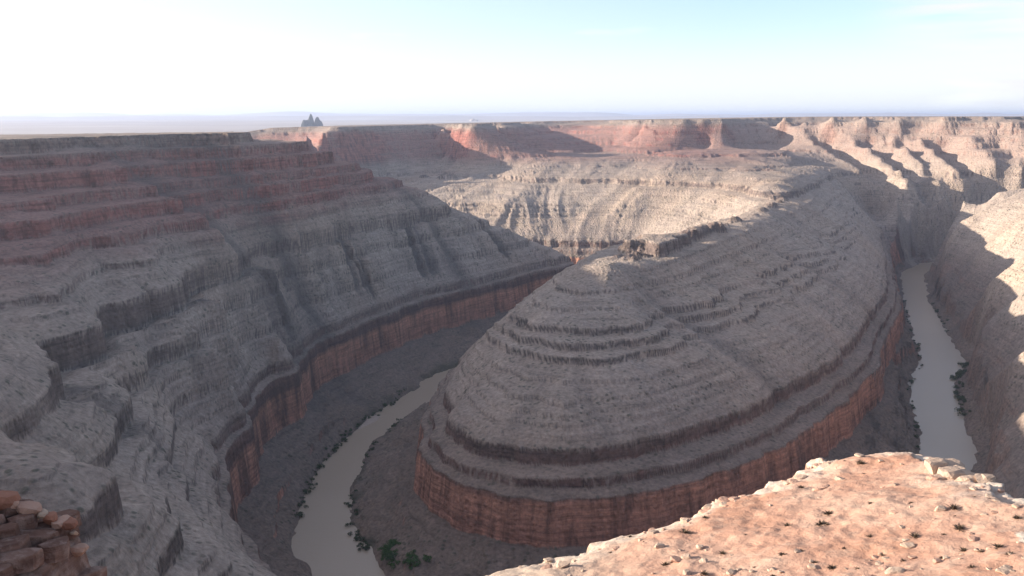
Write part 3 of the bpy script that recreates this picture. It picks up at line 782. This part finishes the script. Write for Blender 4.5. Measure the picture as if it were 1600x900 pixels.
# rubble along the broken lip of the ledge
exy = np.array(EDGE[2:-2]); seg = np.r_[0, np.cumsum(np.hypot(*np.diff(exy, axis=0).T))]
def on_edge(t, inn):
    s_ = t * seg[-1]; x = np.interp(s_, seg, exy[:, 0]); y = np.interp(s_, seg, exy[:, 1])
    x2_ = np.interp(s_ + .1, seg, exy[:, 0]); y2_ = np.interp(s_ + .1, seg, exy[:, 1]); dx, dy = x2_ - x + 1e-6, y2_ - y; l = math.hypot(dx, dy)
    return x + dy / l * inn, y - dx / l * inn
for q_ in range(50):
    te = rnd.random(); x, y = on_edge(te, abs(rnd.gauss(0, .6)) + .02); zs = rnd.choice((.06, .08, .10, .14, .2)); ms = rnd.choice(('pale_stone', 'pink_stone'))
    put_stone(x, y, zs, ms, ('small ' if zs < .09 else 'medium ' if zs < .15 else 'large ') + ms.replace('_', ' ') + ' on the outer lip of the ledge, ' + ('near its left end', 'on its rising left edge', 'near its middle', 'at its highest point', 'near the grey blocks')[min(4, int(te * 5))], 'broken stones on the lip of the pink ledge')
for q_ in range(16):
    t = .80 + .13 * rnd.random()
    x, y = on_edge(t, rnd.uniform(-.1, .5))
    zs = rnd.uniform(.2, .42)
    put_stone(x, y, zs, 'pale_stone', ('small' if zs < .27 else 'middling' if zs < .35 else 'big') + ' pale grey block at the ' + ('left end' if t < .843 else 'middle' if t < .887 else 'right end') + ' of the pile on the ledge rim', 'grey blocks piled at the right end of the ledge rim', name='rock_block', cat='rock')
def place(u, v):
    return (('far' if v < 760 else 'middle' if v < 830 else 'near') + ' part of the ledge, ' +
            ('at its left end' if u < 1000 else 'left of its middle' if u < 1180 else 'around its middle' if u < 1340 else 'right of its middle' if u < 1480 else 'towards its right side'))
cnt = 0
while cnt < 115:
    u = rnd.uniform(820, 1640); v = 705 + 200 * rnd.random() ** .8
    x, y = pl(u, v)
    if poly_sd(POLY, np.array([x]), np.array([y]))[0] < .35: continue
    if fbm(np.array([x / 2.0]), np.array([y / 2.0]), 2, 97)[0] < -.25: continue
    zs, ms = rnd.choice((.05, .06, .07, .09, .12, .16)), rnd.choice(('pale_stone', 'pale_stone', 'pink_stone'))
    put_stone(x, y, zs, ms, ('tiny ' if zs < .065 else 'small ' if zs < .1 else 'larger ') + ms.replace('_', ' ') + ' on the ' + place(u, v), 'loose stones on the pink ledge')
    cnt += 1
# ---- dry tufts
def leaf_mat(name, c0, c1):
    m, nt, bs = nodes_of(name); k = N(nt)
    geo = k.new('NewGeometry'); k.put(bs.inputs['Base Color'], k.mix(geo.outputs['Random Per Island'], c0, c1)); return m
M_DRY = leaf_mat('dry_twigs', (.09, .06, .045), (.19, .14, .10))
M_GREEN = leaf_mat('riverside_leaves', (.035, .055, .022), (.085, .11, .045))
M_FRESH = leaf_mat('fresh_green_leaves', (.045, .10, .025), (.10, .17, .05))
M_TWIG = leaf_mat('twig_bark', (.09, .07, .055), (.12, .09, .07))
def tuft_mesh(seed):
    r_ = random.Random(seed); v = []; f = []
    for q_ in range(80):
        a = r_.uniform(0, 6.28); e = r_.uniform(.15, 1.45); l = r_.uniform(.35, .9)
        d = Vector((math.cos(a) * math.cos(e), math.sin(a) * math.cos(e), math.sin(e) * .8)); s_ = d.cross(Vector((0, 0, 1))).normalized() * .035
        b = d * .1; p = d * l + Vector((r_.uniform(-.1, .1), r_.uniform(-.1, .1), 0)); m_ = (b + p) / 2 + Vector((0, 0, .06))
        n0 = len(v); v += [b - s_, b + s_, m_ + s_ * 1.4, m_ - s_ * 1.4, p]; f += [(n0, n0 + 1, n0 + 2, n0 + 3), (n0 + 3, n0 + 2, n0 + 4)]
    me = bpy.data.meshes.new('desert_tuft'); me.from_pydata([tuple(a) for a in v], [], f); me.materials.append(M_DRY); return me
TUFT = [tuft_mesh(k_) for k_ in range(5)]
SPOT = [(1252, 758), (1320, 720), (1344, 722), (1350, 733), (1361, 787), (1424, 785), (1231, 815), (1295, 798), (1283, 813), (1292, 813), (1490, 793), (1493, 803), (1553, 798), (1476, 826), (1430, 832),
        (1411, 843), (1507, 853), (1535, 857), (1560, 855), (1474, 864), (1500, 820), (1224, 865), (1300, 878), (1341, 880), (1381, 859), (1412, 866), (1518, 889), (1578, 868), (1253, 858), (1275, 872),
        (1523, 777), (1546, 780), (1210, 893), (1040, 878), (985, 832), (1006, 846), (955, 857), (1102, 810), (1130, 858), (1070, 832), (1100, 893), (1165, 835), (1180, 880), (1320, 850), (1590, 806), (1360, 830)]
for u, v in SPOT:
    x, y = pl(u, v + 2); o = bpy.data.objects.new('desert_tuft', rnd.choice(TUFT)); C.objects.link(o)
    k_ = rnd.choice((.09, .12, .15, .19, .24)); o.location = (x, y, float(ledge_z(np.array([x]), np.array([y]))[0]) - .02); o.scale = (k_ * 1.3, k_ * 1.1, k_ * .75); o.rotation_euler.z = rnd.uniform(0, 6.28)
    tag(o, ('tiny' if k_ < .13 else 'low' if k_ < .2 else 'bushy') + ' dark dry tuft on the ' + place(u, v), 'tuft', 'dry tufts on the pink ledge')

# ---- layered outcrop, lower left corner
root = bpy.data.objects.new('rock_outcrop', None); C.objects.link(root); root.location = (-9.5, 14, -8.5)
tag(root, 'reddish brown outcrop of cracked rock slabs in the lower left corner', 'outcrop')
def out_z(x, y):
    z = -6.38 - .05 * np.clip(15.2 - y, 0, 9) - .16 * np.clip(15.2 - y - 1.2, 0, 9)
    e = x + 8.75
    z = z - np.clip(e, 0, 1.3) * .42 - np.clip(e - 1.3, 0, 6) * 4.5 + np.clip(-e, 0, 8) * .1
    z = z - np.clip(y - 15.6, 0, 8) * 3.0
    return z
gx_ = np.linspace(-16, -4.5, 120); gy_ = np.linspace(7, 21, 120); OX, OY = np.meshgrid(gx_, gy_)
OZ = out_z(OX, OY) - .28 + .12 * fbm(OX / .6, OY / .6, 3, 70); OZ = np.maximum(OZ, -30)
def red_mat():
    m, nt, bs = nodes_of('layered_red_rock'); k = N(nt)
    geo = k.new('NewGeometry'); pos = geo.outputs['Position']; oi = k.new('ObjectInfo')
    lay = k.noise(k.scaled(pos, .5, .5, 7.0), 1.0, 5, .65); b = k.noise(pos, 4.5, 6, .65)
    col = k.ramp(lay, [(.3, (.09, .052, .042)), (.5, (.19, .108, .082)), (.7, (.27, .175, .14))])
    col = k.mix(k.ramp(b, [(.48, 0.0), (.64, .6)]), col, (.36, .26, .215))
    col = k.mix(1.0, col, k.ramp(oi.outputs['Random'], [(0.0, (.75, .7, .68)), (1.0, (1.12, 1.1, 1.1))]), 'MULTIPLY')
    k.put(bs.inputs['Base Color'], col)
    k.put(bs.inputs['Normal'], k.bump(k.math('ADD', b, k.math('MULTIPLY', lay, .8)), .9, .09)); return m
M_LAY = red_mat()
i, j = np.meshgrid(np.arange(119), np.arange(119), indexing='ij'); k = (i * 120 + j).ravel()
body = mesh_np('body', np.stack([OX.ravel() + 9.5, OY.ravel() - 14, OZ.ravel() + 8.5], 1), np.stack([k, k + 1, k + 121, k + 120], 1), M_LAY)
body.parent = root
ca_, sa_ = math.cos(.62), math.sin(.62)
def slab(x, y, z, lx, ly, h, rot, tilt):
    bm = bmesh.new(); n = rnd.randint(5, 7); pts = []
    for q_ in range(n):
        a = (q_ + rnd.uniform(-.25, .25)) / n * 6.2832; rr = rnd.uniform(.85, 1.15)
        pts.append((math.copysign(abs(math.cos(a)) ** .7, math.cos(a)) * lx * rr, math.copysign(abs(math.sin(a)) ** .7, math.sin(a)) * ly * rr))
    bot = [bm.verts.new((px * 1.02, py * 1.02, -h)) for px, py in pts]; mid_ = [bm.verts.new((px * rnd.uniform(.97, 1.05), py * rnd.uniform(.97, 1.05), -h * .45)) for px, py in pts]
    top = [bm.verts.new((px * .97, py * .97, -.02 + rnd.uniform(-.012, .012))) for px, py in pts]; tin = [bm.verts.new((px * .93, py * .9, rnd.uniform(-.01, .02))) for px, py in pts]
    for A_, B_ in ((bot, mid_), (mid_, top), (top, tin)):
        for q_ in range(n): bm.faces.new((A_[q_], A_[(q_ + 1) % n], B_[(q_ + 1) % n], B_[q_]))
    bm.faces.new(tin)
    me = bpy.data.meshes.new('slab'); bm.to_mesh(me); bm.free(); me.materials.append(M_LAY)
    o = bpy.data.objects.new('slab', me); C.objects.link(o); o.parent = root
    o.location = (x + 9.5, y - 14, z + 8.5); o.rotation_euler = (tilt[0], tilt[1], rot)
for row in range(-18, 26):
    off = row * .31 + rnd.uniform(-.05, .05); tpos = -4.0 + rnd.random() * .5
    while tpos < 5.5:
        lx = rnd.uniform(.16, .46)
        cx_ = -8.6 + tpos * ca_ - off * sa_; cy_ = 13.2 + tpos * sa_ + off * ca_
        tpos += lx * 1.9
        if cx_ < -12.2 or cx_ > -6.95 or cy_ < 9.5 or cy_ > 16.1: continue
        z = float(out_z(np.array(cx_), np.array(cy_))); z = round(z / .11) * .11 + rnd.uniform(-.03, .04)
        slab(cx_, cy_, z, lx, rnd.uniform(.14, .22), .26, .62 + rnd.uniform(-.3, .3), (rnd.uniform(-.08, .08), rnd.uniform(-.07, .1)))
for u, v, s_, mm, lb in [(10, 772, .24, 'red_brown_stone', 'big rounded red brown boulder at the very top left of the outcrop'), (33, 771, .10, 'pale_stone', 'single bright white stone beside the big red boulder on the outcrop'),
                     (48, 796, .22, 'pink_stone', 'pinkish boulder right of the bright white stone on the outcrop'), (64, 792, .15, 'pale_stone', 'pale stone at the back edge of the outcrop top'), (78, 800, .16, 'red_brown_stone', 'dark red stone in the middle of the outcrop crest'),
                     (95, 808, .15, 'pink_stone', 'pink stone on the sloping right crest of the outcrop'), (106, 816, .18, 'red_brown_stone', 'red brown stone low on the right crest of the outcrop'), (122, 822, .15, 'pink_stone', 'pinkish stone at the right shoulder of the outcrop'),
                     (116, 829, .07, 'pale_stone', 'tiny white stone at the right shoulder of the outcrop'), (20, 800, .16, 'pink_stone', 'pinkish stone in front of the big red boulder on the outcrop')]:
    a, b, c = ray(u, v + 6); t = 15.3 / b; x, y = a * t, b * t; t2 = float(out_z(np.array(x), np.array(y)))
    o_ = put_stone(x, y, s_, mm, lb, 'stones on top of the layered outcrop', zz=t2 + s_ * .35, sink=.3); o_.scale.z = s_ * 1.3

# rock bank added out of frame on the left to keep the outcrop shaded
gx_ = np.linspace(-45, -12, 90); gy_ = np.linspace(-12, 22, 90); BX, BY = np.meshgrid(gx_, gy_)
BZ = -3.3 - np.clip(BX + 17.5, 0, 9) * 2.2 - np.clip(BY - 16.6 + (BX + 17) * .1, 0, 40) * 3 - np.clip(-38 - BX, 0, 20) * 2 + .35 * fbm(BX / 4, BY / 4, 4, 66)
i, j = np.meshgrid(np.arange(89), np.arange(89), indexing='ij'); k = (i * 90 + j).ravel()
tag(mesh_np('shade_bank', np.stack([BX.ravel(), BY.ravel(), BZ.ravel()], 1), np.stack([k, k + 1, k + 91, k + 90], 1), M_LEDGE, True, {'rim': np.zeros(BX.size)}), 'unseen rock bank added to shade the outcrop', kind='structure')

# ---- riverside shrubs
def shrub_mesh(seed, nleaf=150, mat=None):
    r_ = random.Random(seed); v = []; f = []
    lobes = [(Vector((r_.uniform(-.5, .5), r_.uniform(-.5, .5), r_.uniform(.35, .7))), r_.uniform(.3, .5)) for _ in range(5)]
    for q_ in range(nleaf):
        c, rad = r_.choice(lobes); d = Vector((r_.gauss(0, 1), r_.gauss(0, 1), r_.gauss(0, .9))).normalized()
        p = c + d * rad * r_.uniform(.6, 1.05); p.z = max(p.z, .03)
        s_ = Vector((r_.gauss(0, 1), r_.gauss(0, 1), r_.gauss(0, 1))).normalized(); t_ = s_.cross(d).normalized(); k_ = r_.uniform(.07, .14)
        n0 = len(v); v += [p - s_ * k_, p + t_ * k_, p + s_ * k_, p - t_ * k_ * .7]; f.append((n0, n0 + 1, n0 + 2, n0 + 3))
    me = bpy.data.meshes.new('crown'); me.from_pydata([tuple(a) for a in v], [], f); me.materials.append(mat or M_GREEN); return me
SHR = [shrub_mesh(k_) for k_ in range(5)]; SHF = [shrub_mesh(k_ + 20, 170, M_FRESH) for k_ in range(4)]
def land_at(x, y): return float(land(np.array([x, x]), np.array([y, y]))[0][0])
def shrub(x, y, k_, label, group):
    z = max(land_at(x, y), -299.9)
    o = bpy.data.objects.new('riverside_shrub', rnd.choice(SHF if 'green' in label and 'bright' in label else SHR)); C.objects.link(o)
    o.location = (x, y, z - .1 * k_); o.scale = (k_ * rnd.uniform(.8, 1.3), k_ * rnd.uniform(.8, 1.3), k_ * rnd.uniform(.7, 1.1)); o.rotation_euler.z = rnd.uniform(0, 6.28)
    tag(o, label, 'shrub', group)
def bank_row(pts, n, spread, kmin, kmax, label, group):
    P = [Pz(u, v, -299) for u, v in pts]; P = np.array(P); sg = np.r_[0, np.cumsum(np.hypot(*np.diff(P, axis=0).T))]
    for _ in range(n):
        t = rnd.random() * sg[-1]; shrub(float(np.interp(t, sg, P[:, 0])) + rnd.gauss(0, spread), float(np.interp(t, sg, P[:, 1])) + rnd.gauss(0, spread), rnd.uniform(kmin, kmax), label, group)
bank_row([(1494, 600), (1510, 566), (1500, 580), (1497, 610), (1508, 650)], 42, 2.5, 3, 6, 'dark green shrub in the thicket at the bend of the right river bank', 'thicket on the right bank of the far river reach')
bank_row([(1455, 470), (1470, 500), (1484, 520)], 14, 1.5, 2.5, 4.5, 'dark shrub on the outer bank where the right hand river narrows', 'shrubs on the upper right river bank')
bank_row([(1410, 470), (1425, 525), (1441, 570), (1420, 600), (1430, 660), (1436, 715)], 60, 1.5, 1.8, 3.6, 'dark shrub at the water line below the central ridge, right hand river', 'shrubs below the central ridge along the right hand river')
bank_row([(600, 860), (612, 880), (630, 895), (650, 905)], 44, 3.0, 2, 4.6, 'bright green bush in the thicket at the inner bend of the left river', 'green thicket at the inner bend of the left river')
bank_row([(548, 770), (553, 820), (572, 860)], 34, 2.5, 1.6, 3.2, 'low dark shrub on the inner bank of the left river', 'shrubs on the inner bank of the left river')
bank_row([(562, 735), (590, 690), (628, 655)], 26, 2, 1.6, 3.0, 'low dark shrub on the inner bank of the left river, further upstream', 'shrubs further up the inner bank of the left river')
bank_row([(462, 815), (475, 775), (500, 730), (540, 682), (580, 650), (640, 610)], 74, 2, 1.8, 4.0, 'dark shrub at the foot of the talus on the outer bank of the left river', 'shrubs on the outer bank of the left river')

# sandbar
def flat_blob(name, pts, z, mat, label):
    P = [Pz(u, v, z) for u, v in pts]; bm = bmesh.new(); cx_ = sum(p[0] for p in P) / len(P); cy_ = sum(p[1] for p in P) / len(P)
    c = bm.verts.new((cx_, cy_, z + .5)); ring = [bm.verts.new((x, y, z - .3)) for x, y in P]; rin = [bm.verts.new((x * .6 + cx_ * .4, y * .6 + cy_ * .4, z + .4)) for x, y in P]
    n = len(P)
    for q_ in range(n):
        bm.faces.new((ring[q_], ring[(q_ + 1) % n], rin[(q_ + 1) % n], rin[q_])); bm.faces.new((rin[q_], rin[(q_ + 1) % n], c))
    bmesh.ops.recalc_face_normals(bm, faces=bm.faces)
    me = bpy.data.meshes.new(name); bm.to_mesh(me); bm.free(); me.materials.append(mat); o = bpy.data.objects.new(name, me); C.objects.link(o); tag(o, label, kind='structure')
flat_blob('sandbar', [(552, 668), (560, 656), (575, 648), (590, 646), (596, 651), (585, 660), (568, 667), (556, 674)][::-1], -299.8, simple_ground('river_sand', [(.3, (.40, .30, .24)), (.7, (.50, .40, .33))], .2, 0), 'pale sandbar at the outer bank of the left river')

# ------------------------------------------------------------------ haze
def haze():
    m = bpy.data.materials.new('desert_haze'); m.use_nodes = True; nt = m.node_tree; nt.nodes.clear()
    out = nt.nodes.new('ShaderNodeOutputMaterial'); pv = nt.nodes.new('ShaderNodeVolumePrincipled')
    pv.inputs['Color'].default_value = (.66, .75, 1.0, 1); pv.inputs['Density'].default_value = HAZE; pv.inputs['Anisotropy'].default_value = .35
    nt.links.new(pv.outputs[0], out.inputs['Volume'])
    bm = bmesh.new(); bmesh.ops.create_cube(bm, size=1)
    me = bpy.data.meshes.new('haze'); bm.to_mesh(me); bm.free(); me.materials.append(m)
    o = bpy.data.objects.new('haze', me); C.objects.link(o)
    o.scale = (190000, 110000, 1100); o.location = (0, 40000, 120 - 550); tag(o, 'pale blue desert haze', kind='stuff')
HAZE = 5.2e-5
haze()
exec_end = time.time() - T0
print('end', exec_end)
